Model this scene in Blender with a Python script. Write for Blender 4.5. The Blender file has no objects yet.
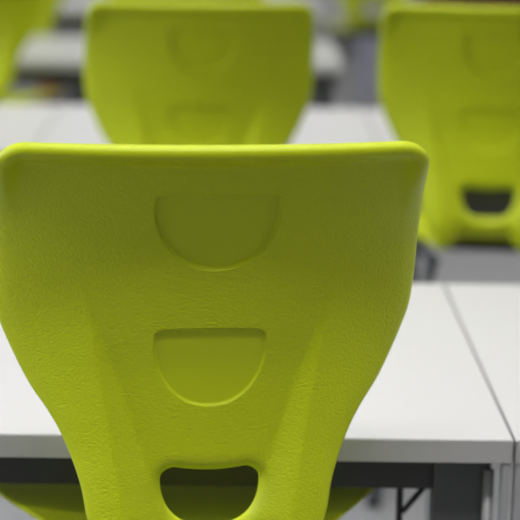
import bpy, bmesh, math, random
import numpy as np
from mathutils import Vector, Matrix
from mathutils.geometry import delaunay_2d_cdt

C = bpy.context.scene.collection
R = math.radians
CAMZ = 1.25

# ------------------------------------------------------------------ materials
def mat(name, col, rough=0.5, metal=0.0, spec=0.5, noise=None, bump=None, emit=None):
    m = bpy.data.materials.new(name); m.use_nodes = True
    nt = m.node_tree; b = nt.nodes['Principled BSDF']
    b.inputs['Base Color'].default_value = (*col, 1)
    b.inputs['Roughness'].default_value = rough
    b.inputs['Metallic'].default_value = metal
    b.inputs['Specular IOR Level'].default_value = spec
    tc = nt.nodes.new('ShaderNodeTexCoord')
    if noise:
        sc, amt = noise
        n = nt.nodes.new('ShaderNodeTexNoise'); n.inputs['Scale'].default_value = sc
        n.inputs['Detail'].default_value = 4
        nt.links.new(tc.outputs['Object'], n.inputs['Vector'])
        mx = nt.nodes.new('ShaderNodeMix'); mx.data_type = 'RGBA'
        mx.inputs[6].default_value = (*[c * (1 - amt) for c in col], 1)
        mx.inputs[7].default_value = (*[min(1, c * (1 + amt)) for c in col], 1)
        nt.links.new(n.outputs['Fac'], mx.inputs[0]); nt.links.new(mx.outputs[2], b.inputs['Base Color'])
    if bump:
        sc, st, dist = bump
        n = nt.nodes.new('ShaderNodeTexNoise'); n.inputs['Scale'].default_value = sc
        n.inputs['Detail'].default_value = 2
        nt.links.new(tc.outputs['Object'], n.inputs['Vector'])
        bp = nt.nodes.new('ShaderNodeBump'); bp.inputs['Strength'].default_value = st
        bp.inputs['Distance'].default_value = dist
        nt.links.new(n.outputs['Fac'], bp.inputs['Height']); nt.links.new(bp.outputs['Normal'], b.inputs['Normal'])
    if emit:
        b.inputs['Emission Color'].default_value = (*emit[0], 1); b.inputs['Emission Strength'].default_value = emit[1]
    return m

def lime_plastic():
    m = bpy.data.materials.new('lime_plastic'); m.use_nodes = True
    nt = m.node_tree; b = nt.nodes['Principled BSDF']
    b.inputs['Base Color'].default_value = (*LIME, 1)
    b.inputs['Roughness'].default_value = 0.44
    b.inputs['Specular IOR Level'].default_value = 0.25
    b.inputs['Subsurface Weight'].default_value = 0.0
    tc = nt.nodes.new('ShaderNodeTexCoord')
    # moulded leather grain: small irregular pebbles; the inset panels are polished smooth
    wn = nt.nodes.new('ShaderNodeTexNoise'); wn.inputs['Scale'].default_value = 160; wn.inputs['Detail'].default_value = 1
    add = nt.nodes.new('ShaderNodeVectorMath'); add.operation = 'MULTIPLY_ADD'
    add.inputs[1].default_value = (0.003, 0.003, 0.003)
    nt.links.new(tc.outputs['Object'], wn.inputs['Vector'])
    nt.links.new(wn.outputs['Color'], add.inputs[0]); nt.links.new(tc.outputs['Object'], add.inputs[2])
    sq = nt.nodes.new('ShaderNodeVectorMath'); sq.operation = 'MULTIPLY'; sq.inputs[1].default_value = (1, 1.5, 1.5)
    nt.links.new(add.outputs[0], sq.inputs[0])
    v = nt.nodes.new('ShaderNodeTexVoronoi'); v.feature = 'SMOOTH_F1'; v.inputs['Scale'].default_value = 300
    v.inputs['Smoothness'].default_value = 0.6
    nt.links.new(sq.outputs[0], v.inputs['Vector'])
    at = nt.nodes.new('ShaderNodeAttribute'); at.attribute_name = 'grain'
    mul = nt.nodes.new('ShaderNodeMath'); mul.operation = 'MULTIPLY'
    nt.links.new(v.outputs['Distance'], mul.inputs[0]); nt.links.new(at.outputs['Fac'], mul.inputs[1])
    bp = nt.nodes.new('ShaderNodeBump'); bp.inputs['Strength'].default_value = 0.8
    bp.inputs['Distance'].default_value = 0.0008; bp.invert = True
    nt.links.new(mul.outputs[0], bp.inputs['Height']); nt.links.new(bp.outputs['Normal'], b.inputs['Normal'])
    return m

LIME = (0.45, 0.525, 0.006)
M = dict(
    lime=lime_plastic(),
    white=mat('white_laminate', (0.53, 0.525, 0.53), 0.32, noise=(3, 0.015), bump=(900, 0.05, 0.0002)),
    edge=mat('grey_edge_band', (0.42, 0.412, 0.41), 0.5, noise=(40, 0.04)),
    apron=mat('charcoal_sheet_steel', (0.040, 0.041, 0.040), 0.5, noise=(20, 0.05)),
    panel=mat('dark_grey_steel', (0.085, 0.088, 0.088), 0.5, noise=(12, 0.08)),
    leg=mat('grey_lacquered_steel', (0.36, 0.36, 0.37), 0.4, 0.1, noise=(30, 0.04)),
    tube=mat('dark_slate_tube', (0.05, 0.055, 0.065), 0.35, 0.5, noise=(30, 0.05)),
    black=mat('black_plastic', (0.012, 0.013, 0.013), 0.4, noise=(30, 0.05)),
    floor=mat('grey_linoleum', (0.23, 0.232, 0.24), 0.45, noise=(18, 0.12)),
    wall=mat('white_wall_paint', (0.70, 0.69, 0.67), 0.9, noise=(6, 0.02), bump=(200, 0.1, 0.001)),
    ceil=mat('ceiling_tile', (0.75, 0.75, 0.74), 0.9, noise=(60, 0.03)),
    bounce_cut=mat('bounce_cut_grey', (0.12, 0.13, 0.14), 0.8, noise=(6, 0.03)),  # invented dark wall tone, there to cut light bounced onto the chair backs
    base=mat('baseboard_grey', (0.3, 0.3, 0.3), 0.5, noise=(10, 0.03)),
    wood=mat('brown_wood', (0.16, 0.062, 0.024), 0.5, noise=(9, 0.3)),
    orange=mat('orange_fabric', (0.42, 0.11, 0.03), 0.8, noise=(40, 0.15)),
    lilac=mat('lilac_grey_plastic', (0.42, 0.41, 0.50), 0.5, noise=(15, 0.05)),
    frame=mat('window_frame_white', (0.7, 0.7, 0.7), 0.4, noise=(10, 0.02)),
    glow=mat('lamp_diffuser', (0.9, 0.9, 0.9), 0.5, emit=((1, 0.98, 0.94), 2), noise=(10, 0.01)),
    sky=mat('bright_window_daylight', (0.8, 0.85, 0.9), 0.3, emit=((0.85, 0.93, 1), 1.2), noise=(1, 0.02)),
)

# ------------------------------------------------------------------ helpers
def link(name, me, m, parent=None, smooth=False):
    me.materials.append(m)
    if smooth:
        for p in me.polygons: p.use_smooth = True
    o = bpy.data.objects.new(name, me); C.objects.link(o)
    if parent: o.parent = parent
    return o

def from_bm(name, bm, m, parent=None, smooth=False):
    bmesh.ops.recalc_face_normals(bm, faces=bm.faces)
    me = bpy.data.meshes.new(name); bm.to_mesh(me); bm.free()
    return link(name, me, m, parent, smooth)

def box(bm, x0, x1, y0, y1, z0, z1, bev=0.0):
    b = bmesh.new()
    vs = [b.verts.new((x, y, z)) for x in (x0, x1) for y in (y0, y1) for z in (z0, z1)]
    for f in ((0,1,3,2),(4,6,7,5),(0,4,5,1),(2,3,7,6),(0,2,6,4),(1,5,7,3)): b.faces.new([vs[i] for i in f])
    if bev > 0: bmesh.ops.bevel(b, geom=b.edges[:], offset=bev, segments=2, affect='EDGES', profile=0.5)
    bmesh.ops.recalc_face_normals(b, faces=b.faces)
    me = bpy.data.meshes.new('t'); b.to_mesh(me); b.free(); bm.from_mesh(me); bpy.data.meshes.remove(me)

def catmull(pts, n=8):
    P = [Vector(p) for p in pts]; P = [2*P[0]-P[1]] + P + [2*P[-1]-P[-2]]
    out = []
    for i in range(1, len(P)-2):
        for k in range(n):
            t = k/n
            out.append(0.5*((2*P[i]) + (P[i+1]-P[i-1])*t + (2*P[i-1]-5*P[i]+4*P[i+1]-P[i+2])*t*t + (3*P[i]-P[i-1]-3*P[i+1]+P[i+2])*t**3))
    out.append(P[-2]); return out

def fillet(pts, r, n=5):
    P = [Vector(p) for p in pts]; out = [P[0]]
    for i in range(1, len(P)-1):
        a = (P[i-1]-P[i]); c = (P[i+1]-P[i]); rr = min(r, a.length*0.45, c.length*0.45)
        p0 = P[i]+a.normalized()*rr; p1 = P[i]+c.normalized()*rr
        for k in range(n+1):
            t = k/n; out.append((1-t)**2*p0 + 2*t*(1-t)*P[i] + t*t*p1)
    out.append(P[-1]); return out

def tube(bm, path, rad, seg=12, caps=True):
    path = [Vector(p) for p in path]; n = len(path)
    T = [(path[min(i+1, n-1)]-path[max(i-1, 0)]).normalized() for i in range(n)]
    ref = Vector((0,0,1)) if abs(T[0].z) < 0.9 else Vector((1,0,0))
    nrm = T[0].cross(ref).normalized(); rings = []
    for i in range(n):
        nrm = (nrm - T[i]*nrm.dot(T[i])).normalized(); bi = T[i].cross(nrm)
        rings.append([bm.verts.new(path[i] + rad*(math.cos(2*math.pi*k/seg)*nrm + math.sin(2*math.pi*k/seg)*bi)) for k in range(seg)])
    for i in range(n-1):
        for k in range(seg):
            bm.faces.new((rings[i][k], rings[i][(k+1)%seg], rings[i+1][(k+1)%seg], rings[i+1][k]))
    if caps:
        bm.faces.new(rings[0][::-1]); bm.faces.new(rings[-1])

def thing(name, label, cat, loc=(0,0,0), rz=0, group=None):
    o = bpy.data.objects.new(name, None); C.objects.link(o); o.empty_display_size = 0.1
    o.location = loc; o.rotation_euler = (0, 0, rz); o['label'] = label; o['category'] = cat
    if group: o['group'] = group
    return o

def dup(root, loc, rz, label):
    r = root.copy(); C.objects.link(r); r.location = loc; r.rotation_euler = (0, 0, rz); r['label'] = label
    for ch in list(root.children):
        c = ch.copy(); C.objects.link(c); c.parent = r
        for g in list(ch.children):
            d = g.copy(); C.objects.link(d); d.parent = c
    return r

def struct(o):
    o['kind'] = 'structure'; return o

# ------------------------------------------------------------------ chair shell (one moulding: back + seat)
# profile of the middle line: (forward y, height z below the top edge)
PROF = catmull([(0,0,0.0),(0,0.013,-0.03),(0,0.042,-0.095),(0,0.063,-0.17),(0,0.070,-0.243),(0,0.066,-0.308),
                (0,0.057,-0.365),(0,0.049,-0.415),(0,0.051,-0.442),(0,0.066,-0.472),(0,0.10,-0.489),(0,0.16,-0.492),(0,0.25,-0.490),
                (0,0.35,-0.484),(0,0.41,-0.486),(0,0.445,-0.500)], 14)
PY = np.array([p.y for p in PROF]); PZ = np.array([p.z for p in PROF])
S = np.concatenate([[0], np.cumsum(np.hypot(np.diff(PY), np.diff(PZ)))]); SEND = S[-1]
TY = np.gradient(PY, S); TZ = np.gradient(PZ, S)
NY, NZ = -TZ, TY                        # front / upper normal of the profile
def s_of(dh): return float(np.interp(dh, -PZ[:120], S[:120]))
# half width against drop below the top
def s_y(y): return float(np.interp(y, PY[134:], S[134:]))
WD = [(0,.2055),(.055,.2115),(.134,.2175),(.181,.2175),(.203,.2145),(.2266,.205),(.268,.182),(.295,.162),(.3156,.1497),
      (.342,.1380),(.367,.1300),(.40,.1235),(.43,.113)]
WS = [(s_of(d), w) for d, w in WD] + [(s_of(.458),.098),(s_y(.085),.088),(s_y(.12),.090),(s_y(.16),.110),(s_y(.20),.142),(s_y(.235),.168),(s_y(.27),.196),(s_y(.305),.222),(s_y(.34),.236),(s_y(.375),.236),(s_y(.415),.220),(SEND,.20)]
def half_w(s):
    # smooth interpolation (monotone cubic)
    x = np.array([a for a, b in WS]); y = np.array([b for a, b in WS]); h = np.diff(x); d = np.diff(y)/h
    m = np.zeros_like(y); m[1:-1] = (d[:-1]*h[1:]+d[1:]*h[:-1])/(h[1:]+h[:-1]); m[0] = d[0]; m[-1] = d[-1]
    i = np.clip(np.searchsorted(x, s)-1, 0, len(x)-2); t = (s-x[i])/h[i]
    return (2*t**3-3*t**2+1)*y[i]+(t**3-2*t**2+t)*h[i]*m[i]+(-2*t**3+3*t**2)*y[i+1]+(t**3-t**2)*h[i]*m[i+1]

def outline(step=0.0035):
    r0, r1 = 0.031, 0.07; side = []
    n = 14
    w0 = float(half_w(np.array([r0]))[0])
    for k in range(n+1):                       # top corner
        a = math.pi/2*(1-k/n); side.append((w0 - r0 + r0*math.cos(a), r0 - r0*math.sin(a)))
    s = r0 + step
    while s < SEND - r1 - step:
        side.append((float(half_w(np.array([s]))[0]), s)); s += step
    w1 = float(half_w(np.array([SEND-r1]))[0])
    for k in range(23):
        a = math.pi/2*k/22; side.append((w1 - r1 + r1*math.cos(a), SEND - r1 + r1*math.sin(a)))
    top = []; x = -(w0-r0)+step
    while x < w0-r0-step/2: top.append((x, 0.0)); x += step
    bot = []; x = (w1-r1)-step
    while x > -(w1-r1)+step/2: bot.append((x, SEND)); x -= step
    return top + side + bot + [(-x, s) for x, s in side[::-1]]

def dshape(a, s0, s1, rc, sag=0.0, cx=0.0):
    """flat-topped, round-bottomed outline; s0 top, s1 bottom"""
    pts = []; n = 48; hgt = s1 - s0; sm = s0 + hgt*0.19
    for k in range(n+1):                        # round bottom right -> left
        t = math.pi*k/n; e = 0.93
        c, s_ = math.cos(t), math.sin(t)
        pts.append((a*math.copysign(abs(c)**e, c), sm + (s1-sm)*abs(s_)**e))
    # left side up with corner, top, right corner
    for k in range(1, 8):
        t = math.pi/2*k/7; pts.append((-a + rc*(1-math.cos(t)) + 0.002*math.sin(t), (s0+rc*0.9) - rc*0.9*math.sin(t)))
    m = 26
    for k in range(1, m):
        x = -a + rc + 0.002 + (2*a-2*rc-0.004)*k/m; pts.append((x, s0 + sag*(1-(x/(a-rc-.002))**2)))
    for k in range(7, 0, -1):
        t = math.pi/2*k/7; pts.append((a - rc*(1-math.cos(t)) - 0.002*math.sin(t), (s0+rc*0.9) - rc*0.9*math.sin(t)))
    return [(x+cx, y) for x, y in pts]

OUT = outline()
REC1 = dshape(.0617, s_of(.0565), s_of(.138), .008, 0.0, .0045)
REC2 = dshape(.0573, s_of(.2035), s_of(.286), .010, -.0015, .001)
HOLE = dshape(.0515, s_of(.351), s_of(.416), .013, 0.003, .003)

def dist(P, poly):
    A = np.array(poly); B = np.roll(A, -1, 0); D = B - A; L = (D**2).sum(1) + 1e-18
    best = np.full(len(P), 1e9)
    for i in range(len(A)):
        t = np.clip(((P-A[i])@D[i])/L[i], 0, 1); q = A[i] + t[:, None]*D[i]
        best = np.minimum(best, ((P-q)**2).sum(1))
    return np.sqrt(best)

def inside(P, poly):
    A = np.array(poly); B = np.roll(A, -1, 0); r = np.zeros(len(P), bool)
    for (x0, y0), (x1, y1) in zip(A, B):
        if y0 == y1: continue
        c = ((y0 > P[:,1]) != (y1 > P[:,1])) & (P[:,0] < (x1-x0)*(P[:,1]-y0)/(y1-y0)+x0); r ^= c
    return r

def offset_ring(poly, d, sign):
    A = np.array(poly); T = np.roll(A, -1, 0) - np.roll(A, 1, 0); T /= np.linalg.norm(T, axis=1)[:, None]
    N = np.stack([-T[:,1], T[:,0]], 1)
    area = 0.5*np.sum(A[:,0]*np.roll(A[:,1], -1) - np.roll(A[:,0], -1)*A[:,1])
    if area < 0: N = -N                        # N now points inwards
    Q = A + N*d*sign
    ok = dist(Q, poly) > d*0.97
    return Q[ok]

def sst(a, b, x):
    t = np.clip((x-a)/(b-a), 0, 1); return t*t*(3-2*t)

def shell_mesh():
    rings = []
    for d in (0.0006, 0.0015, 0.003, 0.005, 0.0075, 0.011): rings.append(offset_ring(OUT, d, 1))
    for d in (0.0006, 0.0015, 0.003, 0.005, 0.0075, 0.011): rings.append(offset_ring(HOLE, d, -1))
    for rc in (REC1, REC2):
        for d in (0.0006, 0.0012, 0.0022, 0.004): rings += [offset_ring(rc, d, 1), offset_ring(rc, d, -1)]
        rings.append(np.array(rc))
    ln = []
    for q in np.linspace(.04, 1.5, 90):
        sq = s_of(.158) + q*(s_of(.34)-s_of(.158))
        for w_ in (.126 - .030*min(q, 1.7), .126 - .061*min(q, 1.35)): ln += [(w_, sq), (-w_, sq)]
    ln = np.array(ln); ln = ln[(dist(ln, HOLE) > .012)]
    rings.append(ln)
    ringpts = np.concatenate(rings)
    g = 0.0052; grid = []
    nr = int(SEND/g*1.1)
    for j in range(nr):
        s = (j+0.5)*SEND/nr
        for i in range(-44, 45): grid.append(((i + 0.5*(j % 2))*g, s))
    grid = np.array(grid)
    keep = inside(grid, OUT) & (dist(grid, OUT) > 0.014) & ~(inside(grid, HOLE) | (dist(grid, HOLE) < 0.014))
    for rc in (REC1, REC2): keep &= dist(grid, rc) > 0.0065
    grid = grid[keep]
    pts = np.concatenate([np.array(OUT), np.array(HOLE), ringpts, grid])
    no, nh = len(OUT), len(HOLE)
    edges = [(i, (i+1) % no) for i in range(no)] + [(no+i, no+(i+1) % nh) for i in range(nh)]
    res = delaunay_2d_cdt([Vector(p) for p in pts], edges, [], 0, 1e-6)
    V = np.array([(v.x, v.y) for v in res[0]]); F = [f for f in res[2]]
    cen = np.array([V[list(f)].mean(0) for f in F])
    ok = inside(cen, OUT) & ~inside(cen, HOLE)
    F = [f for f, k in zip(F, ok) if k]
    do, dh = dist(V, OUT), dist(V, HOLE)
    do[do < 2e-5] = 0; dh[dh < 2e-5] = 0
    u, s = V[:,0], V[:,1]
    # ---- forward displacement of the moulding
    f = np.zeros(len(V))
    kk = np.interp(s, [0, .15, .35, .46, .55, .75, SEND], [0.65, 1.25, 1.5, 1.2, 0.8, 0.45, 0.1])
    f += kk*u*u
    # flared lip along the top edge, running round the corners and fading down the sides
    topness = 1 - sst(0.005, 0.13, s)
    D = 0.050
    f -= topness*0.012*np.clip(1-do/D, 0, 1)**2
    # side flange, slight
    f += (1-topness)*0.004*np.clip(1-do/0.02, 0, 1)**2*(s < .5)
    # recesses
    for rc, dep in ((REC1, 0.0052), (REC2, 0.0036)):
        sd = dist(V, rc); sd = np.where(inside(V, rc), sd, -sd)
        f += dep*sst(-0.0006, 0.0019, sd)
    # hole rim turns in
    f += 0.011*np.clip(1-dh/0.0135, 0, 1)**2
    # channel between the two raised legs of the back
    sa, sb = s_of(.158), s_of(.34)
    t = np.clip((s-sa)/(sb-sa), 0, 2.0)
    uo = .126 - .030*np.minimum(t, 1.7); ui = .126 - .061*np.minimum(t, 1.35)
    dep = 0.0200*np.clip(t, 0, 1.7)*sst(-.15, .55, t)*(1 - sst(.53, .68, s))
    xx = (uo-np.abs(u))/np.maximum(uo-ui, 1e-4)
    f += dep*(0.75*np.clip(xx, 0, 1) + 0.25*sst(0, 1, xx))*(t > 0)
    # ---- thickness with rounded edges
    T = np.interp(s, [0, .05, .2, .45, SEND], [.006, .006, .0055, .0065, .006]) + topness*.016*(1-sst(.011, .026, do))
    r_e = 0.0032 + .0080*topness*(dh > .05)
    gg = np.sqrt(np.clip(1-(1-np.clip(np.minimum(do, dh)/r_e, 0, 1))**2, 0, 1))
    py, pz = np.interp(s, S, PY), np.interp(s, S, PZ); ny, nz = np.interp(s, S, NY), np.interp(s, S, NZ)
    ln = np.hypot(ny, nz); ny, nz = ny/ln, nz/ln
    zdrop = -0.26*u*u*(1-sst(0, .15, s))
    def P(off):
        return np.stack([u, py + ny*(f+off), pz + nz*(f+off) + zdrop], 1)
    A, B = P(-T/2*gg), P(T/2*gg)               # rear / underside, front / top
    bnd = (do == 0) | (dh == 0)
    idxB = np.arange(len(V)) + len(V); idxB[bnd] = np.arange(len(V))[bnd]
    verts = np.concatenate([A, B])
    faces = []
    for fc in F:
        a, b, c = fc
        cr = (V[b]-V[a])[0]*(V[c]-V[a])[1] - (V[b]-V[a])[1]*(V[c]-V[a])[0]
        if cr < 0: a, b, c = a, c, b
        faces.append((a, b, c)); 
        q = (idxB[a], idxB[c], idxB[b])
        if not (bnd[a] and bnd[b] and bnd[c]): faces.append(tuple(int(i) for i in q))
    used = sorted({i for fc in faces for i in fc}); mp = {o: i for i, o in enumerate(used)}
    me = bpy.data.meshes.new('shell')
    me.from_pydata([verts[i].tolist() for i in used], [], [tuple(mp[i] for i in fc) for fc in faces]); me.update()
    gr = np.ones(len(V))
    for rc in (REC1, REC2): gr[inside(V, rc)] = 0.0
    gr *= sst(0.004, 0.010, do)*sst(0.003, 0.009, dh)
    gr = np.where((s < .10), gr*sst(0.018, 0.030, do), gr)
    gr = np.concatenate([gr, gr])
    at = me.attributes.new('grain', 'FLOAT', 'POINT'); at.data.foreach_set('value', [float(gr[i]) for i in used])
    # make sure normals face out
    bm = bmesh.new(); bm.from_mesh(me); bmesh.ops.recalc_face_normals(bm, faces=bm.faces); bm.to_mesh(me); bm.free()
    return me

CH_TOP = CAMZ - 0.2625         # height of the chair's top edge
def make_chair(label, loc, rz):
    t = thing('school_chair', label, 'chair', (loc[0], loc[1], 0), rz, 'lime green school chairs')
    sh = link('shell', shell_mesh(), M['lime'], t, True); sh.location = (0, 0, CH_TOP)
    zb = CH_TOP - 0.490 - 0.012
    for sx in (-1, 1):
        bm = bmesh.new()
        tube(bm, fillet([(sx*.095, .10, zb-.006), (sx*.165, .36, zb-.004), (sx*.19, .42, .012+.02), (sx*.195, .36, .014), (sx*.195, -.02, .014),
                         (sx*.15, .04, .25), (sx*.10, .14, zb-.022)], .05), .0105)
        from_bm('side_frame', bm, M['tube'], t, True)
        for y in (.30, .02):
            bm = bmesh.new(); box(bm, sx*.195-.014, sx*.195+.014, y-.02, y+.02, 0.0, .012, .003)
            from_bm('glide', bm, M['black'], t)
    bm = bmesh.new(); tube(bm, [(-.145, .30, zb-.006), (.145, .30, zb-.006)], .0095); from_bm('crossbar', bm, M['tube'], t, True)
    bm = bmesh.new(); box(bm, -.085, .085, .22, .34, zb-.010, zb+.0045, .004); from_bm('mounting_plate', bm, M['black'], t)
    return t

chair0 = make_chair('lime green plastic chair back filling the foreground, in sharp focus', (-0.0230, 1.570), R(6.0))
dup(chair0, (-0.078, 3.10, 0), R(3.0), 'blurred lime green chair directly behind the sharp foreground one, centre left at the top')
dup(chair0, (0.459, 3.11, 0), R(-7), 'blurred lime green chair on the right whose dark hand hole and lower edge show')
dup(chair0, (-0.80, 4.87, 0), 0, 'very blurred lime green chair cut by the left frame edge at the top left corner')
dup(chair0, (-0.85, 6.38, 0), 0, 'small blurred lime green chair beyond the white table at upper left')
dup(chair0, (-0.16, 4.68, 0), 0, 'lime green chair almost wholly hidden behind the centre left blurred chair')
dup(chair0, (0.55, 7.25, 0), 0, 'very blurred distant lime green chair seen in the gap between the two second row chairs')

# ------------------------------------------------------------------ tables
TZ_TOP = CAMZ - 0.6295
TD = 0.705
def make_table(label, x0, x1, y0, rail=.051):
    w = x1-x0
    t = thing('school_table', label, 'table', (x0+w/2, y0+TD/2, 0), 0, 'white topped school tables')
    h = w/2 - .0013; d = TD/2; zt = TZ_TOP
    th = .027
    bm = bmesh.new(); box(bm, -h+.001, h-.001, -d+.001, d-.001, zt-th+.001, zt, .001); from_bm('tabletop', bm, M['white'], t)
    bm = bmesh.new()
    for a in ((-h, h, -d, -d+.0013), (-h, h, d-.0013, d), (-h, -h+.0013, -d, d), (h-.0013, h, -d, d)):
        box(bm, *a, zt-th, zt-.0012)
    from_bm('edge_band', bm, M['edge'], t)
    bm = bmesh.new()
    box(bm, -h+.078, h-.0825, -d+.050, -d+.068, zt-th-rail, zt-th, .001)
    from_bm('front_rail', bm, M['apron'], t)
    bm = bmesh.new(); box(bm, -h+.008, h-.012, d-.05, d-.03, zt-th-.030, zt-th, .002); from_bm('rear_rail', bm, M['apron'], t)
    for sx in (-1, 1):
        bm = bmesh.new(); a, b = sorted((sx*(h-.016), sx*(h-.082))); box(bm, a, b, -d+.045, -d+.075, .012, zt-th-.0005, .003)
        from_bm('leg_column', bm, M['panel'], t)
        for sy in (-1, 1):
            bm = bmesh.new(); xx = sx*(h-.006); yy = sy*(d-.010)
            box(bm, xx-.0048, xx+.0048, yy-.008, yy+.008, .008, zt-th, .002)
            lg = from_bm('leg', bm, M['leg'], t)
            bm = bmesh.new(); box(bm, xx-.0056, xx+.0056, yy-.0095, yy+.0095, 0, .012, .002)
            from_bm('foot_cap', bm, M['black'], lg)
    # wire book rack bracket below the top and a slanting strut by the end panel
    bm = bmesh.new()
    xr = h-.113; yb = -d+.11
    tube(bm, fillet([(xr, yb, .02), (xr, yb, zt-.089), (h-.05, yb, zt-.089)], .009), .0042)
    tube(bm, [(h-.079, yb, zt-.091), (xr+.004, yb, zt-.13)], .0036)
    from_bm('rack_bracket', bm, M['black'], t, True)
    bm = bmesh.new(); tube(bm, [(h-.0205, -d+.035, zt-.048), (h-.0175, -d+.028, .03)], .0062); from_bm('strut', bm, M['leg'], t, True)
    return t

XR, XL, W = 0.3062, -0.4538, 0.76
Y1, PITCH = 1.783, 1.795
tb = make_table('white table directly in front of the sharp foreground chair', XL, XR, Y1)
def tcopy(x0, row, label): return dup(tb, (x0+W/2, Y1+row*PITCH-(0, 0, .18, .30)[row]+TD/2, 0), 0, label)
tcopy(XR, 0, 'white table at lower right, right of the dark joint line')
tcopy(XL, 1, 'blurred white table behind the sharp chair, in front of the centre left blurred chair')
make_table('blurred white table with a deep dark front panel behind the right hand blurred chair', XR, XR+W, Y1+PITCH, .13)
tcopy(XL-W, 1, 'blurred white table at the left edge in the second row')
tcopy(XL, 2, 'very blurred pale table in the third row behind the centre left chair')
tcopy(XL-W, 2, 'very blurred pale table top left beside the corner chair')
tcopy(XL, 3, 'most distant blurred grey table strip at the top of the gap between chairs')
tcopy(XL-W, 3, 'distant blurred table at the top left beyond the small green chair')

# ------------------------------------------------------------------ small background things
t = thing('waste_bin', 'pale lilac grey bin standing in the gap left of the right hand blurred chair', 'bin', (0.70, 9.0, 0))
bm = bmesh.new()
prof = [(.0, 0), (.085, 0), (.088, .02), (.104, .35), (.110, .355), (.110, .365), (.100, .363), (.084, .03), (0, .03)]
seg = 28; rings = []
for r, z in prof: rings.append([bm.verts.new((max(r, .0005)*math.cos(2*math.pi*k/seg), max(r, .0005)*math.sin(2*math.pi*k/seg), z)) for k in range(seg)])
for a, b in zip(rings[:-1], rings[1:]):
    for k in range(seg): bm.faces.new((a[k], a[(k+1)%seg], b[(k+1)%seg], b[k]))
bm.faces.new(rings[0][::-1]); bm.faces.new(rings[-1])
from_bm('bin_body', bm, M['lilac'], t, True)

t = thing('wooden_cabinet', 'brown wooden cabinet against the far wall at top right', 'cabinet', (2.1, 11.1, 0))
bm = bmesh.new(); box(bm, -.95, .95, -.22, .22, .06, .9, .006); from_bm('body', bm, M['wood'], t)
for x in (-.48, .0, .48):
    bm = bmesh.new(); box(bm, x-.235 if x else -.235, x+.235, -.24, -.221, .09, .87, .004); dr = from_bm('door', bm, M['wood'], t)
    bm = bmesh.new(); tube(bm, [(x+.19, -.26, .5), (x+.19, -.26, .6)], .006); from_bm('handle', bm, M['leg'], dr, True)
bm = bmesh.new(); box(bm, -.90, .90, -.19, .20, 0, .059); from_bm('plinth', bm, M['black'], t)

# orange satchel on the floor, upper left under the third row
t = thing('satchel', 'small dark orange bag on the floor far behind the table at upper left', 'bag', (-0.98, 8.6, 0), R(8))
bm = bmesh.new(); box(bm, -.05, .05, -.05, .05, 0.0, .22, .022); from_bm('body', bm, M['orange'], t, True)
bm = bmesh.new(); tube(bm, fillet([(-.03, 0, .215), (-.03, 0, .26), (.03, 0, .26), (.03, 0, .215)], .02), .004); from_bm('handle', bm, M['black'], t, True)

# ------------------------------------------------------------------ room shell
RX0, RX1, RY0, RY1, RH = -4.2, 3.8, -2.8, 11.4, 3.0
def slab(name, *a, m='wall'):
    bm = bmesh.new(); box(bm, *a); return struct(from_bm(name, bm, M[m]))
slab('floor', RX0-.1, RX1+.1, RY0-.1, RY1+.1, -.1, 0, m='floor')
slab('ceiling', RX0-.1, RX1+.1, RY0-.1, RY1+.1, RH, RH+.1, m='ceil')
slab('wall_back', RX0-.1, RX1+.1, RY1, RY1+.1, 0, RH)
slab('wall_front', RX0-.1, RX1+.1, RY0-.1, RY0, 0, RH, m='bounce_cut')  # unseen wall behind the camera, darkened to keep bounce light down
slab('wall_right', RX1, RX1+.1, RY0, RY1, 0, RH)
slab('wall_left', RX0-.1, RX0, RY0, RY1, 0, RH)
slab('baseboard_back', RX0, RX1, RY1-.012, RY1, 0, .08, m='base')
slab('baseboard_left', RX0, RX0+.012, RY0, RY1-.012, 0, .08, m='base')
slab('baseboard_right', RX1-.012, RX1, RY0, RY1-.012, 0, .08, m='base')
for i, y in enumerate((-1.2, 1.8, 4.8, 7.8)):
    w = bpy.data.objects.new('window_%d' % (i+1), None); C.objects.link(w); w.location = (RX0, y, 1.9); struct(w)
    bm = bmesh.new()
    for a in ((-1.1, 1.1, -.85, -.79), (-1.1, 1.1, .79, .85), (-1.1, -1.04, -.85, .85), (1.04, 1.1, -.85, .85), (-.03, .03, -.85, .85)):
        box(bm, 0, .05, a[0], a[1], a[2], a[3])
    from_bm('window_frame', bm, M['frame'], w)
    bm = bmesh.new(); box(bm, .005, .02, -1.04, 1.04, -.79, .79); from_bm('pane', bm, M['sky'], w)
    L = bpy.data.lights.new('daylight', 'AREA'); L.shape = 'RECTANGLE'; L.size = 1.5; L.size_y = 2.0; L.energy = {-1.2: 4, 1.8: 56, 4.8: 30, 7.8: 10}[y]; L.color = (0.9, 0.95, 1)
    lo = bpy.data.objects.new('daylight', L); C.objects.link(lo); lo.location = (RX0+.08, y, 1.9); lo.rotation_euler = (0, R(-90), 0)
lamp0 = None
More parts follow.
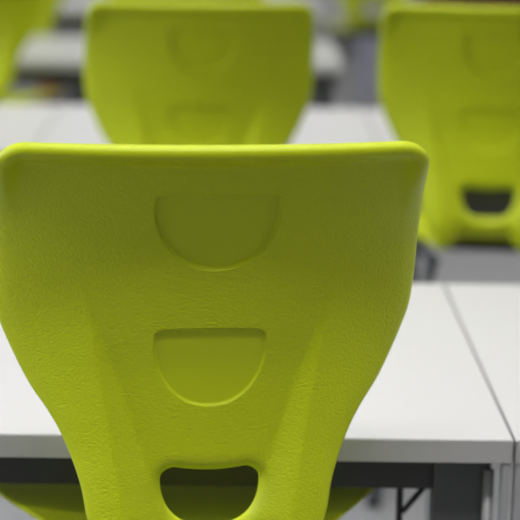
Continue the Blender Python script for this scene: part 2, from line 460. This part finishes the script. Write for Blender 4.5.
for i, y in enumerate((-1.2, 0.5, 2.2, 4.4, 7.0, 9.5)):
    for x in (-2.4, 0.0, 2.4):
        lab = 'rectangular ceiling light panel above the tables'
        if lamp0 is None:
            lamp0 = thing('ceiling_light', lab, 'lamp', (x, y, RH), 0, 'ceiling light panels')
            bm = bmesh.new()
            for a in ((-.62, .62, -.17, -.15), (-.62, .62, .15, .17), (-.62, -.6, -.15, .15), (.6, .62, -.15, .15)): box(bm, *a, -.05, 0)
            from_bm('frame', bm, M['frame'], lamp0)
            bm = bmesh.new(); box(bm, -.6, .6, -.15, .15, -.035, -.01); from_bm('diffuser', bm, M['glow'], lamp0)
        else: dup(lamp0, (x, y, RH), 0, lab)
        L = bpy.data.lights.new('panel_light', 'AREA'); L.shape = 'RECTANGLE'; L.size = 1.2; L.size_y = .3; L.spread = R(118); L.energy = {-1.2: 1, 0.5: 19, 2.2: 14, 4.4: 17, 7.0: 9, 9.5: 6}[y]; L.color = (1, .98, .965)
        lo = bpy.data.objects.new('panel_light', L); C.objects.link(lo); lo.location = (x, y, RH-.055)

w = bpy.data.worlds.new('world'); bpy.context.scene.world = w; w.use_nodes = True
w.node_tree.nodes['Background'].inputs[0].default_value = (.8, .85, .9, 1); w.node_tree.nodes['Background'].inputs[1].default_value = 0.3

# ------------------------------------------------------------------ camera
F = 1700.0; HOR = -148.0
cd = bpy.data.cameras.new('camera'); cam = bpy.data.objects.new('camera', cd); C.objects.link(cam)
cd.sensor_width = 36; cd.sensor_fit = 'HORIZONTAL'; cd.lens = F/520*36
pitch = math.atan((260-HOR)/F); yaw = -R(0.655); roll = -0.0165
cam.matrix_world = Matrix.Translation((0, 0, CAMZ)) @ Matrix.Rotation(yaw, 4, 'Z') @ Matrix.Rotation(math.pi/2 - pitch, 4, 'X') @ Matrix.Rotation(-roll, 4, 'Z')
cd.dof.use_dof = True; cd.dof.focus_distance = 1.68; cd.dof.aperture_fstop = 4.0
cd.clip_start = 0.02
bpy.context.scene.camera = cam
vs = bpy.context.scene.view_settings
vs.view_transform = 'Standard'; vs.look = 'None'; vs.exposure = 0.0; vs.gamma = 1; vs.use_curve_mapping = False
